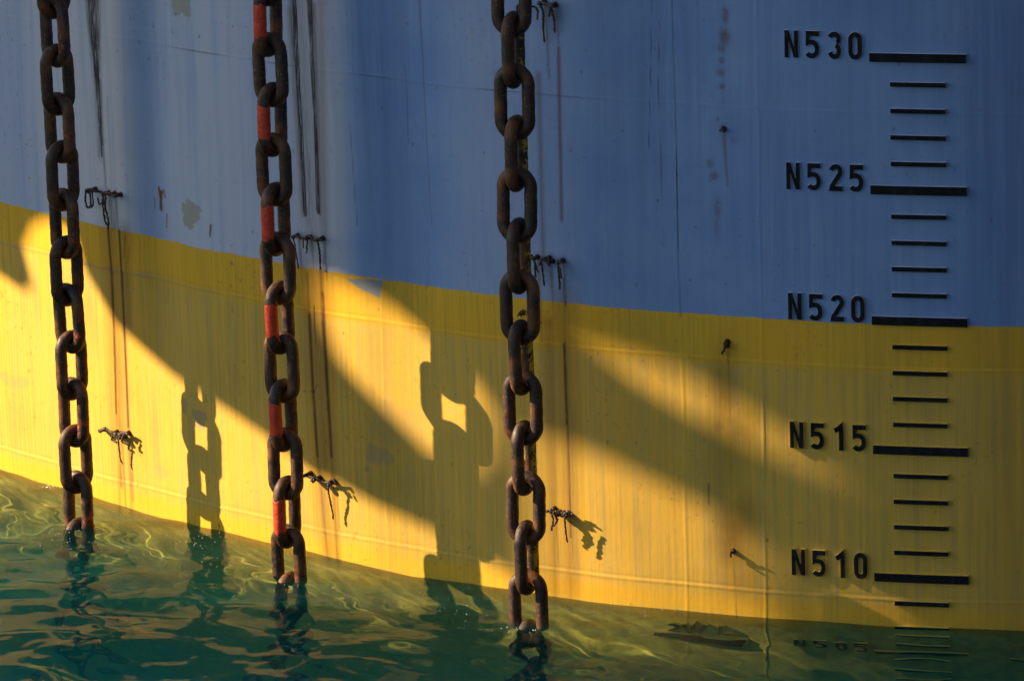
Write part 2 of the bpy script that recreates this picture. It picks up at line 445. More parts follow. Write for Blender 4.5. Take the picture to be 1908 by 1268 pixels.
    rb = N.math('MULTIPLY', N.math('MULTIPLY', rust, 1.2, clamp=True), N.ramp(N.noise(N.vmath('MULTIPLY', uv, (90.0, 14.0, 1.0)), 1.0, 4, .65), .20, .5, .6, 1.0))
    base = N.mix(rb, base, (0.135, 0.055, 0.010))
    gb = N.math('MULTIPLY', N.math('MULTIPLY', grime, 1.5, clamp=True), N.ramp(N.noise(N.vmath('MULTIPLY', uv, (200.0, 8.0, 1.0)), 1.0, 4, .7), .30, .55, .15, 1.0))
    base = N.mix(gb, base, (0.022, 0.018, 0.014))
    # wet and weedy below the water
    weed = N.ramp(N.math('ADD', z, N.math('MULTIPLY', cloud, .10)), -.10, .06, 1.0, 0.0)
    growth = N.mix(N.ramp(N.noise(uv, 14.0, 5, .65), .35, .65), (0.14, 0.18, 0.06), (0.38, 0.42, 0.11))
    base = N.mix(N.math('MULTIPLY', weed, .62), base, growth)
    rough = N.ramp(streak2, .3, .7, .55, .72)
    h = N.math('ADD', N.math('MULTIPLY', grain, .35), N.math('MULTIPLY', N.noise(uv, 28.0, 4, .6), 1.0))
    h = N.math('ADD', h, N.math('MULTIPLY', patch, -.6))
    bump = N.n("ShaderNodeBump", {"Strength": .35, "Distance": .0022, "Height": h})
    N.principled(Base_Color=base, Roughness=rough, Specular_IOR_Level=.25, Normal=bump.outputs[0])
    return N.mat

HULL_PAINT = hull_material()
hull = empty("ship_hull", hull_p(0, 0))
tag(hull, "curved steel ship hull painted blue above a yellow band, rising from the water", "ship hull")
bpy.context.view_layer.update()
HINV = hull.matrix_world.inverted()
plating = build_plating(HULL_PAINT, hull)
plating.matrix_parent_inverse = HINV
plating.cycles.is_caustics_receiver = True

# ------------------------------------------------------------------ draught marks (raised steel, black faces)
def black_material():
    N = Nodes("black_mark_paint")
    co = N.n("ShaderNodeTexCoord").outputs["Object"]
    n = N.noise(co, 40.0, 4, .6)
    c = N.mix(N.ramp(n, .35, .75), (0.003, 0.0035, 0.005), (0.010, 0.011, 0.014))
    geo = N.n("ShaderNodeNewGeometry").outputs["Position"]
    run = N.noise(N.vmath('MULTIPLY', geo, (55.0, 55.0, 5.0)), 1.0, 4, .65)
    c = N.mix(N.math('MULTIPLY', N.ramp(run, .50, .70), .5), c, (0.026, 0.028, 0.032))
    chip = N.ramp(N.noise(geo, 70.0, 5, .7), .66, .70)
    c = N.mix(N.math('MULTIPLY', chip, .7), c, (0.08, 0.048, 0.025))
    N.principled(Base_Color=c, Roughness=.55, Specular_IOR_Level=.12)
    return N.mat
def edge_material(name, c1, c2):
    N = Nodes(name)
    co = N.n("ShaderNodeTexCoord").outputs["Object"]
    c = N.mix(N.ramp(N.noise(co, 30.0, 4, .6), .35, .7), c1, c2)
    N.principled(Base_Color=c, Roughness=.5)
    return N.mat
BLACK = black_material()
EDGE_B = edge_material("blue_mark_edge", (0.38, 0.45, 0.55), (0.52, 0.56, 0.62))
EDGE_Y = edge_material("yellow_mark_edge", (0.66, 0.46, 0.04), (0.70, 0.55, 0.14))

def ribbon(path, w, closed=False):
    """outline of a stroke of width w along path: (left side, right side)"""
    P = [Vector(p) for p in path]; n = len(P); Ls, Rs = [], []
    for i, p in enumerate(P):
        a = P[i - 1] if (i > 0 or closed) else None
        b = P[(i + 1) % n] if (i < n - 1 or closed) else None
        d1 = (p - a).normalized() if a is not None else (b - p).normalized()
        d2 = (b - p).normalized() if b is not None else d1
        n1, n2 = Vector((-d1.y, d1.x)), Vector((-d2.y, d2.x))
        mm = (n1 + n2).normalized(); k = w / 2 / max(.35, mm.dot(n1))
        Ls.append(p + mm * k); Rs.append(p - mm * k)
    return Ls, Rs
def arc_pts(cx, cy, r, a0, a1, n=9, ry=None):
    return [(cx + r * math.cos(R(a0 + (a1 - a0) * i / n)), cy + (ry or r) * math.sin(R(a0 + (a1 - a0) * i / n))) for i in range(n + 1)]

# glyphs in a cell 0.56 wide and 1 tall, stroke 0.19
SW = 0.195
def glyph(ch):
    h = SW / 2
    if ch == '5': return [ribbon([(.56, 1 - h), (h, 1 - h), (h, .585)] + [(.13, .60)] + arc_pts(.255, .345, .21, 80, -90, 10, .25)+ [(.235, h)] + arc_pts(.235, .29, .2, -95, -150, 4, .195), SW)]
    if ch == '3': return [ribbon(arc_pts(.28, .74, .18, 165, -60, 12, .165), SW), ribbon(arc_pts(.28, .31, .185, 75, -165, 14, .215), SW * .99)]
    if ch == '2': return [ribbon(arc_pts(.28, .72, .185, 170, -20, 12, .185) + [(.12, .19), (h, h), (.56, h)], SW)]
    if ch == '1': return [ribbon([(.10, .74), (.24, .80), (.38, 1 - .02), (.38, 0)][0:2] + [(.36, .90), (.38, .80), (.38, 0)], SW)]
    if ch == '0': return [ribbon(arc_pts(.28, .72, .185, 0, 180, 12, .185) + arc_pts(.28, .28, .185, 180, 360, 12, .185), SW, True) + (True,)]
    if ch == 'L': return [ribbon([(h, 1), (h, h), (.52, h)], SW)]
    if ch == 'W': return [ribbon([(.06, 1), (.26, .1), (.46, .95), (.66, .1), (.86, 1)], SW * .95)]
    if ch == 'N':
        return [[Vector(p) for p in ((0, 0), (SW, 0), (SW, .56), (.40, 0), (.60, 0), (.60, 1), (.60 - SW, 1), (.60 - SW, .44), (.20, 1), (0, 1))]]

def raised(name, strokes, s0, z0, w, h, thick, mats, parent, shift=0.0):
    """raised steel shape on the hull; strokes given in unit cell, scaled to w,h metres"""
    bm = bmesh.new()
    def P(p, n): return HINV @ hull_p(s0 + p.x * w, z0 + p.y * h, n)
    back = -0.004
    for k, st in enumerate(strokes):
        t = thick + 0.0006 * k
        if isinstance(st, list):
            loops = [(st, False)]
            f = [bm.verts.new(P(p, t)) for p in st]; b = [bm.verts.new(P(p, back)) for p in st]
            bm.faces.new(f).material_index = 0
            for i in range(len(f)):
                j = (i + 1) % len(f)
                bm.faces.new((b[i], b[j], f[j], f[i])).material_index = 1
        else:
            Ls, Rs = st[0], st[1]; closed = len(st) == 3; n = len(Ls)
            lf = [bm.verts.new(P(p, t)) for p in Ls]; rf = [bm.verts.new(P(p, t)) for p in Rs]
            lb = [bm.verts.new(P(p, back)) for p in Ls]; rb = [bm.verts.new(P(p, back)) for p in Rs]
            for i in range(n if closed else n - 1):
                j = (i + 1) % n
                bm.faces.new((lf[i], rf[i], rf[j], lf[j])).material_index = 0
                bm.faces.new((lb[i], lf[i], lf[j], lb[j])).material_index = 1
                bm.faces.new((rf[i], rb[i], rb[j], rf[j])).material_index = 1
            if not closed:
                for i in (0, n - 1): bm.faces.new((lf[i], lb[i], rb[i], rf[i])).material_index = 1
    bmesh.ops.recalc_face_normals(bm, faces=bm.faces)
    me = bpy.data.meshes.new(name); bm.to_mesh(me); bm.free()
    o = link_mesh(name, me, mats, parent, smooth=False)
    mod = o.modifiers.new("soft_edges", 'BEVEL'); mod.width = .0022; mod.segments = 2; mod.limit_method = 'ANGLE'; mod.angle_limit = R(40)
    return o

def bar(name, sL, sR, zc, hgt, thick, mats, parent):
    n = 8
    top = [Vector((i / n, 1)) for i in range(n + 1)]; bot = [Vector((i / n, 0)) for i in range(n + 1)]
    return raised(name, [(bot, top)], sL, zc - hgt / 2, sR - sL, hgt, thick, mats, parent)

Z530 = CAM_H - 3.99115
S_BIG = (at(1625, 596)[0], at(1803.6, 596)[0])
S_SMALL = (at(1662, 500)[0], at(1765, 500)[0])
S_CHAR = [at(x, 580)[0] for x in (1470, 1509, 1549, 1587)]
CW, CHH = at(1496, 580)[0] - at(1470, 580)[0], 0.104
THICK = 0.015
def mats_for(z): return [BLACK, EDGE_B if z > Z_BAND else EDGE_Y]
for k, num in enumerate(("530", "525", "520", "515", "510", "505", "500")):
    zb = Z530 - 0.5 * k
    mark = None
    g = bar("draught_mark_bar", S_BIG[0], S_BIG[1], zb, 0.035, THICK, mats_for(zb), hull)
    for sc_, ch in zip(S_CHAR, "N" + num):
        w = CW / .6 if ch == 'N' else CW / .58
        o = raised("draught_mark_letter" if ch == 'N' else "draught_mark_numeral", glyph(ch), sc_, zb - .010, w, CHH, THICK, mats_for(zb), hull)
    for t in range(1, 5):
        zt = zb - 0.1 * t
        if zt > -0.9:
            bar("draught_tick", S_SMALL[0], S_SMALL[1], zt, 0.0185, THICK, mats_for(zt + .01), hull)
# load-line mark under the surface: 2WL over a long bar, and one more bar at the right
sW = at(1246, 1130)[0]
zW = -0.255
for ch, off, wk in (("2", 0, 1.0), ("W", .065, 1.0), ("L", .205, 1.0)):
    raised("load_line_letter", glyph(ch), sW + off, zW, CW / .58 * 1.15, .12, THICK, mats_for(zW), hull)
bar("load_line_bar", at(1222, 1130)[0], at(1388, 1145)[0], -.305, .045, THICK, mats_for(-.3), hull)
bar("load_line_bar", at(1880, 1160)[0], at(1990, 1160)[0], -.335, .03, THICK, mats_for(-.3), hull)

# ------------------------------------------------------------------ chains
D_BAR, PITCH_C = 0.0490, 0.1965
def link_mesh_data(name, seed):
    nu, nv = 72, 20
    r = random.Random(seed)
    rad = 1.12 * D_BAR; half = (PITCH_C + D_BAR) / 2 - rad
    per = 2 * math.pi * rad + 4 * half
    ph = [r.uniform(0, 6.28) for _ in range(8)]
    V = np.zeros((nu, nv, 3))
    for i in range(nu):
        t = per * i / nu
        if t < 2 * half: c = (rad, -half + t); nrm = (1, 0)
        elif t < 2 * half + math.pi * rad:
            a = (t - 2 * half) / rad; c = (rad * math.cos(a), half + rad * math.sin(a)); nrm = (math.cos(a), math.sin(a))
        elif t < 4 * half + math.pi * rad:
            q = t - 2 * half - math.pi * rad; c = (-rad, half - q); nrm = (-1, 0)
        else:
            a = math.pi + (t - 4 * half - math.pi * rad) / rad; c = (rad * math.cos(a), -half + rad * math.sin(a)); nrm = (math.cos(a), math.sin(a))
        for j in range(nv):
            b = 2 * math.pi * j / nv
            rr = D_BAR / 2 * (1 + .018 * math.sin(3 * b + 9 * t / per * 6.28 + ph[0]) + .014 * math.sin(2 * b + 17 * t / per * 6.28 + ph[1]) + .012 * math.sin(b * 5 + 31 * t / per * 6.28 + ph[2]))
            # worn where the next link bears
            V[i, j] = (c[0] + nrm[0] * rr * math.cos(b), rr * math.sin(b), c[1] + nrm[1] * rr * math.cos(b))
    me = bpy.data.meshes.new(name)
    f = []
    for i in range(nu):
        for j in range(nv):
            f.append((i * nv + j, ((i + 1) % nu) * nv + j, ((i + 1) % nu) * nv + (j + 1) % nv, i * nv + (j + 1) % nv))
    me.from_pydata(V.reshape(-1, 3).tolist(), [], f)
    me.polygons.foreach_set("use_smooth", [True] * len(f))
    me.update()
    return me

def rust_material(name, paint=None, side=0.0, amount=.5):
    """flaking rust; paint = leftover paint on the shank at the given side of the link (object x)"""
    N = Nodes(name)
    tc = N.n("ShaderNodeTexCoord").outputs["Object"]
    rnd = N.n("ShaderNodeObjectInfo").outputs["Random"]
    v = N.vmath('ADD', tc, N.n("ShaderNodeCombineXYZ", {0: N.math('MULTIPLY', rnd, 17.0), 1: N.math('MULTIPLY', rnd, 5.0), 2: rnd}).outputs[0])
    n1 = N.noise(v, 22.0, 5, .62); n2 = N.noise(v, 90.0, 4, .65); n3 = N.noise(v, 9.0, 3, .5)
    c = N.mix(N.ramp(n1, .3, .68), (0.007, 0.0035, 0.0025), (0.040, 0.012, 0.004))
    c = N.mix(N.math('MULTIPLY', N.ramp(n3, .48, .70), .65), c, (0.20, 0.062, 0.010))
    c = N.mix(N.math('MULTIPLY', N.ramp(n2, .56, .72), .55), c, (0.36, 0.125, 0.020))
    c = N.mix(N.ramp(n2, .42, .30), c, (0.012, 0.009, 0.008))
    h = N.math('ADD', N.math('MULTIPLY', n2, .6), n1)
    if paint:
        sp_ = N.n("ShaderNodeSeparateXYZ", {0: tc})
        x, zz = sp_.outputs[0], sp_.outputs[2]
        on = N.math('MULTIPLY', N.ramp(N.math('MULTIPLY', x, side), .030, .040), N.ramp(N.math('ABSOLUTE', zz), .085, .060))
        flake = N.ramp(N.math('ADD', N.math('MULTIPLY', n1, .6), N.math('MULTIPLY', n2, .4)), .60 - amount * .25, .64 - amount * .25)
        c = N.mix(N.math('MULTIPLY', on, flake), c, paint)
    b = N.n("ShaderNodeBump", {"Strength": .55, "Distance": .004, "Height": h})
    N.principled(Base_Color=c, Roughness=N.ramp(n1, .3, .7, .42, .75), Specular_IOR_Level=.5, Normal=b.outputs[0])
    return N.mat
RUST = rust_material("rusty_iron")
RUST_RED = rust_material("rusty_iron_red_flakes", (0.34, 0.035, 0.012), 1.0, .22)
RUST_YEL = rust_material("rusty_iron_yellow_flakes", (0.55, 0.36, 0.02), 1.0, .42)
def red_material():
    N = Nodes("red_paint")
    tc = N.n("ShaderNodeTexCoord").outputs["Object"]
    rnd = N.n("ShaderNodeObjectInfo").outputs["Random"]
    v = N.vmath('ADD', tc, N.n("ShaderNodeCombineXYZ", {0: rnd, 1: rnd, 2: N.math('MULTIPLY', rnd, 9.0)}).outputs[0])
    n1 = N.noise(v, 30.0, 4, .6); n2 = N.noise(v, 110.0, 4, .65)
    c = N.mix(N.ramp(n1, .3, .7), (0.46, 0.030, 0.010), (0.66, 0.060, 0.018))
    c = N.mix(N.math('MULTIPLY', N.ramp(n2, .52, .66), .8), c, (0.10, 0.022, 0.010))
    b = N.n("ShaderNodeBump", {"Strength": .5, "Distance": .003, "Height": N.math('ADD', n1, N.math('MULTIPLY', n2, .3))})
    N.principled(Base_Color=c, Roughness=.5, Specular_IOR_Level=.4, Normal=b.outputs[0])
    return N.mat
RED = red_material()

def sleeve_mesh(seed):
    """coat of red paint wrapped round the straight shank at object -x"""
    r = random.Random(seed); nu, nv = 26, 22
    rad = 1.12 * D_BAR; V = []; f = []
    lo, hi = -.066 + r.uniform(-.004, .004), .064 + r.uniform(-.004, .004)
    ph = [r.uniform(0, 6.28) for _ in range(4)]
    half = (PITCH_C + D_BAR) / 2 - rad
    for i in range(nu):
        z = lo + (hi - lo) * i / (nu - 1)
        for j in range(nv):
            b = 2 * math.pi * j / nv
            zz = z + (.006 * math.sin(2 * b + ph[0]) + .004 * math.sin(5 * b + ph[1]) + .003 * math.sin(9 * b + ph[2])) * (1 if i in (0, nu - 1) else .3)
            rr = D_BAR / 2 * (1.055 + .016 * math.sin(zz * 120 + ph[2]) * math.sin(b + ph[3]) + .01 * math.sin(zz * 260 + 2 * b))
            if i in (0, nu - 1): rr = D_BAR / 2 * .99
            xc = -rad
            if abs(zz) > half: xc = -math.sqrt(max(rad * rad - (abs(zz) - half) ** 2, 0))
            V.append((xc + rr * math.cos(b), rr * math.sin(b), zz))
    for i in range(nu - 1):
        for j in range(nv):
            f.append((i * nv + j, i * nv + (j + 1) % nv, (i + 1) * nv + (j + 1) % nv, (i + 1) * nv + j))
    me = bpy.data.meshes.new("red_paint_coat"); me.from_pydata(V, [], f)
    me.polygons.foreach_set("use_smooth", [True] * len(f)); me.update()
    me.materials.append(RED)
    return me
LINKS = {}
for key, mt in (("plain", RUST), ("red", RUST_RED), ("yellow", RUST_YEL)):
    LINKS[key] = []
    for q in range(3):
        me = link_mesh_data("chain_link", 10 * q + 1); me.materials.append(mt); LINKS[key].append(me)
SLEEVES = [sleeve_mesh(q) for q in range(3)]

def water_xy(px, py):
    d = ray(px, py); t = -CAM_H / d[2]
    return d[0] * t, d[1] * t
def z_at_depth(px, py, Y):
    d = ray(px, py); return CAM_H + d[2] * Y / d[1]

def chain(px, py, ref_px, phi, kinds, label, red_on=None, lean=0.0):
    """px,py where it meets the water; ref_px the pixel at the middle of one narrow link; phi that link's turn"""
    X, Y = water_xy(px, py)
    zr = z_at_depth(*ref_px, Y)
    root = empty("mooring_chain", (X, Y, 0)); root["label"] = label; root["category"] = "chain"
    root["group"] = "rusty mooring chains hanging into the water"
    k0 = -int((zr + 3.0) / PITCH_C); k1 = int((3.6 - zr) / PITCH_C)
    for k in range(k0, k1 + 1):
        odd = k % 2
        kind = kinds[odd]
        o = bpy.data.objects.new("link", LINKS[kind][(k * 7) % 3]); col.objects.link(o)
        o.parent = root
        o.location = (random.uniform(-.0015, .0015), random.uniform(-.0015, .0015), zr + k * PITCH_C)
        a = phi + (-90 if odd else 0) + random.uniform(-3, 3)
        o.rotation_euler = (R(random.uniform(-1.2, 1.2)), R(random.uniform(-1.2, 1.2)), R(a))
        if red_on is not None and not odd and k in red_on:
            c = bpy.data.objects.new("red_paint_coat", SLEEVES[k % 3]); col.objects.link(c)
            c.parent = o; c["label"] = "bright red paint on one shank"
    return root
# link turns: 0 = broad side to the camera, positive turns its right shank away
chain(148, 981, (108, 148.7), 45, ("plain", "red"), "leftmost rusty chain, dark links with orange and dull red flakes on the right shanks")
chain(540, 1078, (510, 223), 57, ("plain", "plain"), "chain with bright red paint along the left shank of every second link", red_on=range(-12, 8))
chain(985, 1162, (971, 93), 68, ("yellow", "plain"), "heaviest-looking rusty chain nearest the black marks, yellow paint inside its edge-on links")

# ------------------------------------------------------------------ water
def wave_sum():
    W = []
    r = np.random.default_rng(5)
    for lam0, n, amp in ((1.3, 5, .0050), (.62, 9, .0040), (.30, 8, .0040), (.17, 9, .0017), (.10, 10, .00042)):
        for _ in range(n):
            lam = lam0 * r.uniform(.75, 1.3); th = r.normal(1.45, .75)
            W.append((2 * math.pi / lam * math.cos(th), 2 * math.pi / lam * math.sin(th), amp * r.uniform(.5, 1.2) / math.sqrt(n) * 1.5, r.uniform(0, 6.28)))
    return W
WAVES = wave_sum()
def wave_z(X, Y):
    Z = np.zeros_like(X)
    ex = np.exp(-np.maximum(np.maximum(-4.6 - X, X - 2.7), 0) / 1.5) * np.exp(-np.maximum(np.maximum(16.4 - Y, Y - 23.2), 0) / 1.5)
    # calmer right against the plates
    hy = np.interp(X, CURVE[FIT, 0], CURVE[FIT, 1])
    calm = .55 + .85 * np.clip((hy - Y - .15) / 1.5, 0, 1)
    calm = calm * (1 - .55 * np.clip((X - .1) / .8, 0, 1) * np.clip(1.6 - (hy - Y), 0, 1))
    for kx, ky, a, ph in WAVES:
        # crests sharpened a little
        w = np.sin(kx * X + ky * Y + ph + .5 * np.sin(.7 * kx * X - .4 * ky * Y))
        Z += a * w
    return Z * ex * calm
def build_water():
    def axis(lo, hi, step, far, grow=1.22):
        mid = np.arange(lo, hi, step); a, b = [], []
        d, p = step, hi
        while p < far: d *= grow; p += d; b.append(p)
        d, p = step, lo
        while p > -far: d *= grow; p -= d; a.append(p)
        return np.array(a[::-1] + list(mid) + b)
    xs = axis(-4.6, 2.7, .015, 900); ys = axis(16.4, 23.2, .015, 900)
    X, Y = np.meshgrid(xs, ys)
    Z = wave_z(X, Y)
    me = grid_mesh("water", X, Y, Z)
    N = Nodes("sea_water")
    fr = N.math('MULTIPLY', N.n("ShaderNodeFresnel", {"IOR": 1.333}).outputs[0], .27)
    re = N.n("ShaderNodeBsdfRefraction", {"Color": (1, 1, 1), "Roughness": 0.0, "IOR": 1.333})
    gl = N.n("ShaderNodeBsdfAnisotropic", {"Color": (1, 1, 1), "Roughness": 0.0})
    g = N.n("ShaderNodeMixShader", {0: fr, 1: re.outputs[0], 2: gl.outputs[0]})
    N.t.links.new(g.outputs[0], N.out.inputs[0])
    o = link_mesh("water", me, N.mat)
    o["kind"] = "structure"
    o.cycles.is_caustics_caster = True
    return o
build_water()

def build_bubbles():
    N = Nodes("froth")
    N.principled(Base_Color=(0.6, 0.62, 0.58), Roughness=.15, Specular_IOR_Level=.6)
    bm = bmesh.new(); r = np.random.default_rng(3)
    spots = [(95, 908, 16, 5, 40), (130, 1000, 40, 25, 26), (250, 975, 60, 25, 14), (365, 1005, 40, 18, 26), (400, 1050, 30, 30, 10), (540, 1085, 40, 16, 12), (640, 1070, 50, 20, 8),
             (800, 1120, 60, 20, 8), (870, 1160, 60, 25, 26), (985, 1168, 40, 10, 16), (925, 1175, 30, 14, 14), (1180, 1140, 120, 8, 8)]
    for (px, py, sx, sy, n) in spots:
        for _ in range(n):
            x, y = water_xy(px + r.normal() * sx * .6, py + r.normal() * sy * .6)
            if y > np.interp(x, CURVE[FIT, 0], CURVE[FIT, 1]) - .004: continue
            z = float(wave_z(np.array([x]), np.array([y]))[0]); rad = float(r.uniform(.0009, .0024))
            bmesh.ops.create_icosphere(bm, subdivisions=1, radius=rad, matrix=Matrix.Translation((x, y, z + rad * .3)))
    me = bpy.data.meshes.new("froth"); bm.to_mesh(me); bm.free()
    o = link_mesh("froth", me, N.mat); o["kind"] = "stuff"
build_bubbles()

def build_murk():
    """the silt and colour suspended in the sea: one even volume, its top at the wave crests"""
    N = Nodes("murky_water")
    va = N.n("ShaderNodeVolumeAbsorption", {"Color": (0.0, 0.89, 0.89), "Density": MURK_ABS})
    vs = N.n("ShaderNodeVolumeScatter", {"Color": (0.03, 0.80, 0.98), "Density": MURK_SCAT, "Anisotropy": 0.2})
    ad = N.n("ShaderNodeAddShader", {0: va.outputs[0], 1: vs.outputs[0]})
    N.t.links.new(ad.outputs[0], N.out.inputs[1])
    bm = bmesh.new()
    bmesh.ops.create_cube(bm, size=1.0)
    for v in bm.verts:
        v.co = Vector((v.co.x * 120, v.co.y * 120 + 10, -6.5 if v.co.z < 0 else MURK_TOP))
    me = bpy.data.meshes.new("water_murk"); bm.to_mesh(me); bm.free()
    o = link_mesh("water_murk", me, N.mat, smooth=False)
    o["kind"] = "stuff"
    return o
MURK_ABS, MURK_SCAT, MURK_TOP = 0.52, 0.27, 0.02
build_murk()
N = Nodes("sea_bed_silt")
N.principled(Base_Color=N.mix(N.noise(N.n("ShaderNodeTexCoord").outputs["Object"], .8), (0.03, 0.04, 0.03), (0.07, 0.07, 0.05)), Roughness=.9)
g = np.linspace(-900, 900, 9)
GX, GY = np.meshgrid(g, g)
o = link_mesh("seabed", grid_mesh("seabed", GX, GY, GX * 0 - 6.9), N.mat)
o["kind"] = "structure"

# ------------------------------------------------------------------ ends of cord tied to studs on the hull
def tube(bm, pts, rads, sides=7):
    P = [Vector(p) for p in pts]; rings = []
    for i, p in enumerate(P):
        t = (P[min(i + 1, len(P) - 1)] - P[max(i - 1, 0)])
        t = t.normalized() if t.length > 1e-9 else Vector((0, 0, 1))
        a = t.cross(Vector((0.3, 1, 0.2))).normalized(); b = t.cross(a)
        r = rads[i] if isinstance(rads, (list, tuple)) else rads
        rings.append([bm.verts.new(p + (a * math.cos(6.2832 * k / sides) + b * math.sin(6.2832 * k / sides)) * r) for k in range(sides)])
    for i in range(len(rings) - 1):
        for k in range(sides):
            bm.faces.new((rings[i][k], rings[i][(k + 1) % sides], rings[i + 1][(k + 1) % sides], rings[i + 1][k]))
    bm.faces.new(rings[0][::-1]); bm.faces.new(rings[-1])

def smooth_path(pts, n=7):
    P = [Vector(p) for p in pts]
    if len(P) < 3: return [P[0].lerp(P[1], i / n) for i in range(n + 1)]
    out = []
    for i in range(len(P) - 1):
        p0, p1, p2, p3 = P[max(i - 1, 0)], P[i], P[i + 1], P[min(i + 2, len(P) - 1)]
        for k in range(n):
            t = k / n
            out.append(.5 * ((2 * p1) + (p2 - p0) * t + (2 * p0 - 5 * p1 + 4 * p2 - p3) * t * t + (3 * p1 - p0 - 3 * p2 + p3) * t ** 3))
    return out + [P[-1]]

def cord_material():
    N = Nodes("tarred_cord")
    tc = N.n("ShaderNodeTexCoord").outputs["Object"]
    n = N.noise(tc, 120.0, 4, .6)
    c = N.mix(N.ramp(n, .35, .7), (0.018, 0.012, 0.009), (0.085, 0.045, 0.022))
    b = N.n("ShaderNodeBump", {"Strength": .6, "Distance": .003, "Height": n})
    N.principled(Base_Color=c, Roughness=.6, Normal=b.outputs[0])
    return N.mat
CORD = cord_material()
STUD = rust_material("rusty_stud")

def cord_end(name, label, cat, stud_px, strands, knots, group="frayed cord ends on hull studs"):
    s0, z0 = at(*stud_px)
    org = hull_p(s0, z0)
    root = empty(name, org); root["label"] = label; root["category"] = cat
    if group: root["group"] = group
    r = random.Random(int(stud_px[0] * 7 + stud_px[1]))
    def Q(px, py, n): 
        s, z = at(px, py); return hull_p(s, z, n) - org
    for path, rad in strands:
        bm = bmesh.new()
        p = smooth_path([Q(*a) for a in path], 8)
        p = [q + Vector((r.gauss(0, .0009), r.gauss(0, .0009), r.gauss(0, .0009))) for q in p]
        rr = [rad * r.uniform(.75, 1.3) for _ in p]; rr[-1] *= .5
        tube(bm, p, rr)
        me = bpy.data.meshes.new("strand"); bm.to_mesh(me); bm.free()
        link_mesh("strand", me, CORD, root)
    for (px, py, n, size) in knots:
        bm = bmesh.new(); c = Q(px, py, n)
        pts = []
        ax = Vector((r.gauss(0, 1), r.gauss(0, 1), r.gauss(0, 1))).normalized(); bx = ax.orthogonal().normalized(); cx = ax.cross(bx)
        for k in range(30):
            t = k / 29 * 2 * math.pi * 2
            pts.append(c + (ax * math.sin(1.5 * t) * .8 + bx * math.cos(t) * (1 + .4 * math.cos(1.5 * t)) + cx * math.sin(t) * (1 + .4 * math.cos(1.5 * t))) * size * .55)
        tube(bm, pts, size * .40)
        me = bpy.data.meshes.new("knot"); bm.to_mesh(me); bm.free()
        link_mesh("knot", me, CORD, root)
        # the stud the knot sits on
        bm = bmesh.new(); sN, zN = at(px, py)
        tube(bm, [hull_p(sN, zN, -.005) - org, hull_p(sN, zN, n * .5) - org, hull_p(sN, zN, n) - org], [.012, .008, .007], 8)
        me = bpy.data.meshes.new("stud"); bm.to_mesh(me); bm.free()
        link_mesh("stud", me, STUD, root)
    return root

T = .0042
cord_end("cord_end", "tangled black cord with hanging loops on the blue paint beside the leftmost chain", "cord", (205, 360), [
    ([(178, 358, .03), (178, 350, .05), (188, 349, .05), (200, 356, .03), (214, 358, .03), (224, 362, .035), (232, 362, .05)], T * 1.3),
    ([(177, 352, .05), (177, 372, .05), (180, 383, .045), (185, 378, .045), (183, 352, .045)], T),
    ([(186, 352, .04), (187, 380, .04), (181, 381, .045)], T * .8),
    ([(202, 358, .03), (203, 385, .03), (205, 410, .025), (210, 418, .025)], T), ([(207, 358, .03), (206, 380, .03), (210, 405, .025), (209, 426, .02)], T),
    ([(192, 366, .03), (196, 378, .03), (202, 372, .03)], T * .7)],
    [(179, 352, .04, .008), (203, 359, .03, .009), (215, 360, .03, .008), (226, 362, .035, .006)])
cord_end("cord_end", "row of dark cord knots with two drooping strands on blue paint beside the red-painted chain", "cord", (585, 447), [
    ([(554, 440, .03), (562, 435, .035), (572, 441, .03), (585, 437, .03), (597, 445, .03), (607, 440, .045), (616, 444, .05)], T * 1.1),
    ([(556, 440, .03), (558, 470, .02), (560, 500, .012)], T * .7), ([(582, 442, .03), (580, 455, .025), (577, 470, .02)], T * .8), ([(575, 442, .03), (571, 460, .02)], T * .6),
    ([(602, 446, .035), (602, 470, .02), (601, 501, .014)], T * .9)],
    [(556, 438, .03, .009), (580, 441, .03, .009), (603, 443, .035, .009)])
cord_end("cord_end", "three short cord knots with straight tails on blue paint just right of the third chain", "cord", (1030, 490), [
    ([(1000, 470, .04), (1004, 480, .04), (1004, 500, .03), (1003, 515, .02)], T * .9), ([(1004, 485, .03), (1010, 505, .03)], T * .9),
    ([(1013, 490, .03), (1020, 477, .04), (1030, 476, .04), (1031, 492, .03)], T), ([(1018, 482, .04), (1017, 505, .025), (1019, 530, .02)], T * .9),
    ([(1046, 483, .03), (1058, 484, .05)], T), ([(1047, 484, .035), (1047, 510, .025), (1047, 538, .015)], T * .9), ([(1048, 490, .035), (1053, 500, .04), (1055, 515, .04)], T * .9)],
    [(1002, 478, .035, .010), (1024, 480, .035, .009), (1030, 486, .035, .007), (1049, 485, .035, .009)])
cord_end("cord_end", "cord knots with two straight tails at the top edge behind the third chain", "cord", (1020, 8), [
    ([(972, 20, .03), (973, 8, .04), (984, 6, .05), (1000, 8, .04), (1008, 16, .03), (1008, 35, .03)], T), ([(1015, 6, .04), (1019, 20, .03), (1017, 50, .02), (1019, 78, .02)], T),
    ([(1010, 4, .03), (1024, 3, .04), (1044, 8, .06)], T * 1.2), ([(1034, 4, .04), (1036, 30, .02), (1037, 60, .015)], T), ([(1032, 15, .03), (1027, 30, .02)], T * .9)],
    [(1014, 4, .035, .010), (1034, 9, .035, .009)])
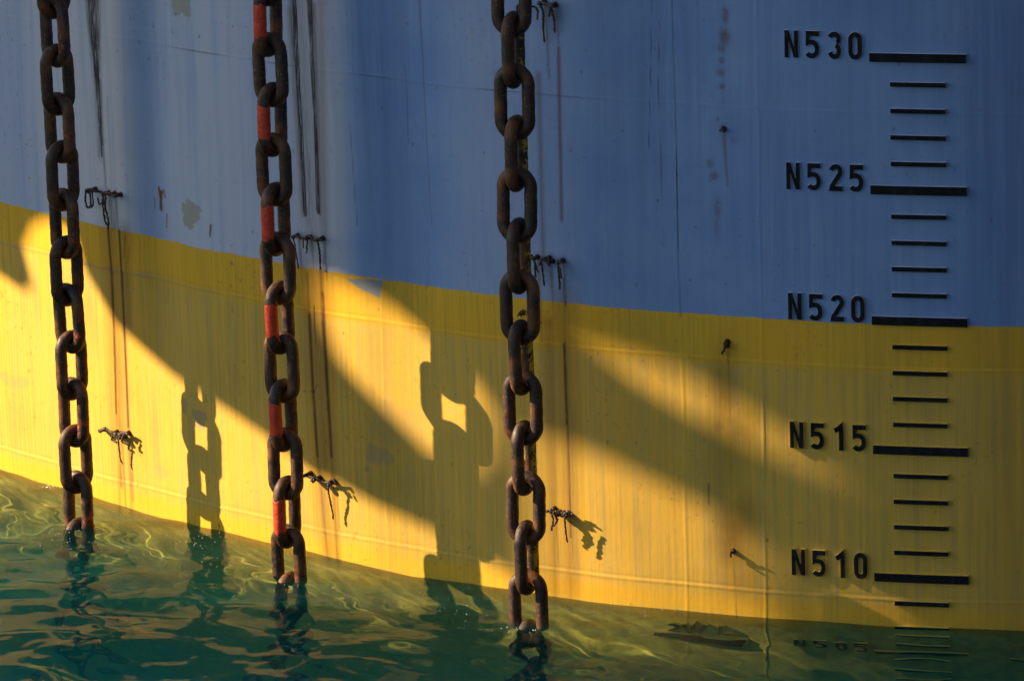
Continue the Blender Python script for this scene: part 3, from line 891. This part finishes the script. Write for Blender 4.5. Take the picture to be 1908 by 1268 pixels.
cord_end("cord_end", "sunlit cord lump with a long arm on yellow paint right of the leftmost chain", "cord", (230, 805), [
    ([(197, 801, .035), (206, 796, .03), (215, 802, .025), (228, 807, .025), (240, 803, .025), (249, 806, .03)], T * 1.4),
    ([(231, 808, .035), (232, 830, .03), (233, 852, .025), (236, 862, .02)], T * .8), ([(224, 806, .04), (222, 816, .04), (232, 820, .04)], T * .9), ([(244, 806, .04), (241, 818, .04), (250, 826, .03)], T)],
    [(197, 799, .035, .006), (226, 807, .026, .011), (240, 806, .026, .011), (233, 812, .03, .010), (219, 804, .026, .008)])
cord_end("cord_end", "sunlit cord with two knots and thin tail on yellow paint beside the red-painted chain", "cord", (612, 892), [
    ([(579, 881, .035), (590, 886, .03), (600, 889, .03), (612, 896, .025), (624, 892, .03), (632, 889, .035), (636, 896, .035)], T * 1.2),
    ([(624, 898, .04), (625, 918, .04), (627, 940, .03), (629, 964, .025)], T * .8), ([(629, 893, .05), (636, 905, .045)], T * .8)],
    [(597, 889, .045, .011), (625, 897, .04, .010), (580, 881, .05, .005)])
cord_end("cord_end", "dark cord loops with long shadows on yellow paint right of the third chain", "cord", (1050, 955), [
    ([(1022, 940, .05), (1032, 946, .05), (1042, 950, .03), (1056, 958, .025), (1064, 950, .03), (1070, 949, .032)], T * 1.3), ([(1036, 946, .05), (1042, 962, .05), (1037, 982, .045)], T),
    ([(1041, 948, .045), (1047, 962, .04), (1041, 974, .04)], T), ([(1063, 955, .05), (1064, 980, .045), (1066, 1005, .04)], T * .9), ([(1066, 950, .03), (1076, 953, .036)], T * .8)],
    [(1034, 946, .028, .012), (1044, 952, .026, .014), (1061, 955, .028, .013), (1052, 954, .024, .009)])
cord_end("cord_end", "small dark cord scrap with curved tail on yellow paint left of the black marks", "cord", (1354, 640), [
    ([(1356, 636, .02), (1353, 648, .02), (1347, 657, .012)], T * 1.1)], [(1355, 637, .022, .008), (1354, 643, .02, .006)], None)
cord_end("cord_end", "bent wire loop stub on yellow paint low down, throwing two thin shadow lines", "cord", (1366, 1027), [
    ([(1363, 1032, .012), (1366, 1023, .022), (1371, 1022, .026)], T * .8), ([(1362, 1033, .012), (1366, 1033, .026)], T * .8)], [(1366, 1026, .012, .007)], None)
cord_end("cord_end", "lone dark stud with a wisp of cord high on the blue paint", "cord", (1348, 240), [
    ([(1344, 241, .02), (1352, 239, .03), (1354, 243, .03)], T)], [(1348, 240, .022, .006)], None)
cord_end("cord_end", "thin curled wire on yellow paint seen through the third chain", "cord", (985, 580), [
    ([(972, 585, .03), (976, 578, .03), (984, 573, .04), (994, 575, .05)], T * .55), ([(978, 580, .03), (980, 590, .03)], T * .5), ([(1010, 595, .03), (1019, 596, .05)], T)], [(976, 582, .03, .004)], None)

# ------------------------------------------------------------------ added shade plates outside the frame, cut to shape the sunlight on the hull
LDIR = -to_sun
def plate_with_openings(name, label, xp, holes, y0, y1, z0, z1, mat, step):
    """upright steel plate at x = xp; each opening is where the sun must pass to light the hull patch given in photo points"""
    polys = []
    for hole in holes:
        q = []
        for pt in hole:
            if pt[0] == 'w':
                q.append(pt[1:]); continue
            px, py = pt
            s, z = at(px, py); p = hull_p(s, z)
            t = (p.x - xp) / to_sun.x * -1.0
            w = p + to_sun * abs(t)
            q.append((w.y, w.z))
        polys.append(q)
    bm = bmesh.new()
    def loop(pts):
        v = [bm.verts.new((xp, a, b)) for a, b in pts]
        return [bm.edges.new((v[i], v[(i + 1) % len(v)])) for i in range(len(v))]
    e = loop([(y0, z0), (y1, z0), (y1, z1), (y0, z1)])
    for q in polys: e += loop(q)
    bmesh.ops.triangle_fill(bm, use_beauty=True, use_dissolve=False, edges=e)
    def inside(p, q):
        c = False; n = len(q)
        for i in range(n):
            (ax, ay), (bx, by) = q[i], q[i - 1]
            if (ay > p[1]) != (by > p[1]) and p[0] < (bx - ax) * (p[1] - ay) / (by - ay) + ax: c = not c
        return c
    kill = [f for f in bm.faces if any(inside((f.calc_center_median().y, f.calc_center_median().z), q) for q in polys)]
    bmesh.ops.delete(bm, geom=kill, context='FACES')
    g = bmesh.ops.extrude_face_region(bm, geom=list(bm.faces))
    bmesh.ops.translate(bm, verts=[v for v in g['geom'] if isinstance(v, bmesh.types.BMVert)], vec=(-.012, 0, 0))
    bmesh.ops.recalc_face_normals(bm, faces=bm.faces)
    me = bpy.data.meshes.new(name); bm.to_mesh(me); bm.free()
    o = link_mesh(name, me, mat, None, smooth=False)
    tag(o, label, "steel plate")
    return o

LIT = [(-260, 430), (5, 512), (44, 540), (62, 530), (44, 460), (62, 418), (88, 406), (138, 428), (155, 495), (215, 600), (325, 700), (410, 752), (500, 812),
       (590, 884), (640, 902), (700, 938), (760, 965), (830, 995), (900, 1030), (960, 1062), (1000, 1092), (905, 1000), (800, 915), (640, 770), (470, 540),
       (400, 330), (1000, 480), (1250, 560), (1500, 600), (1500, 870), (1402, 960), (1390, 1005), (1398, 1098), (1445, 1160), (1500, 1300), (1300, 1800), (600, 1800), (-260, 1700)]
LIT_FAR = [(-400, 150), (330, 300), (450, 560), (640, 838), (800, 965), (900, 1034), (996, 1092), (998, 835), (1010, 814), (1150, 862), (1330, 950), (1420, 994), (1500, 1036),
           ('w', 20.98, 7.30), ('w', 20.98, 5.5), (1300, 1800), (600, 1800), (-400, 1700)]
LIT_BEAM = [(594, 575), (606, 516), (660, 532), (720, 562), (790, 620), (870, 690), (912, 760), (900, 830), (860, 872), (800, 845), (715, 760), (640, 680)]
LIT_STREAK = [(1110, 652), (1240, 682), (1360, 732), (1470, 805), (1505, 862), (1400, 826), (1290, 776), (1190, 718)]
LIT_SLOT = [('w', 20.5, 4.45), ('w', 20.5, 5.65), ('w', 20.73, 5.65), ('w', 20.73, 4.45)]
PLATE_MAT = rust_material("rusty_plate")
plate_with_openings("shade_plate", "rusty shade plate with a large opening and a slot, added nearer the hull, outside the frame", -8.0, [LIT, LIT_SLOT], 20.0, 23.4, -3.5, 8.2, PLATE_MAT, 0)
plate_with_openings("shade_plate", "upright rusty shade plate with three openings, added farther from the hull, outside the frame", -11.0, [LIT_FAR, LIT_BEAM, LIT_STREAK], 20.0, 24.2, -4.5, 9.6, PLATE_MAT, 0)

def blocker():  # unseen dark block added to cut sky light from the right
    N = Nodes("dark_navy_paint")
    co = N.n("ShaderNodeTexCoord").outputs["Object"]
    N.principled(Base_Color=N.mix(N.noise(co, 1.5, 5, .6), (0.010, 0.012, 0.02), (0.030, 0.030, 0.035)), Roughness=.6)
    root = empty("sky_blocker", (2.75, 18.3, 0)); root.rotation_euler.z = R(7.5); tag(root, "dark navy barge added at a right angle to the hull to dim the sky light, outside the frame", "blocker")
    def prism(name, sec, ya, yb):
        bm = bmesh.new()
        a = [bm.verts.new((x, ya, z)) for x, z in sec]; b = [bm.verts.new((x, yb, z)) for x, z in sec]
        bm.faces.new(a[::-1]); bm.faces.new(b)
        for i in range(len(sec)):
            j = (i + 1) % len(sec); bm.faces.new((a[i], a[j], b[j], b[i]))
        bmesh.ops.recalc_face_normals(bm, faces=bm.faces)
        me = bpy.data.meshes.new(name); bm.to_mesh(me); bm.free()
        return link_mesh(name, me, N.mat, root, smooth=False)
    prism("blocker_side", [(0, 22.0), (0, -1.5), (.5, -2.0), (8, -2.0), (8, 22.0)], -13.3, 0)
    prism("blocker_strip", [(-.18, 5.2), (-.18, 4.9), (-.002, 4.8), (-.002, 5.3)], -13.3, -.3)
blocker()
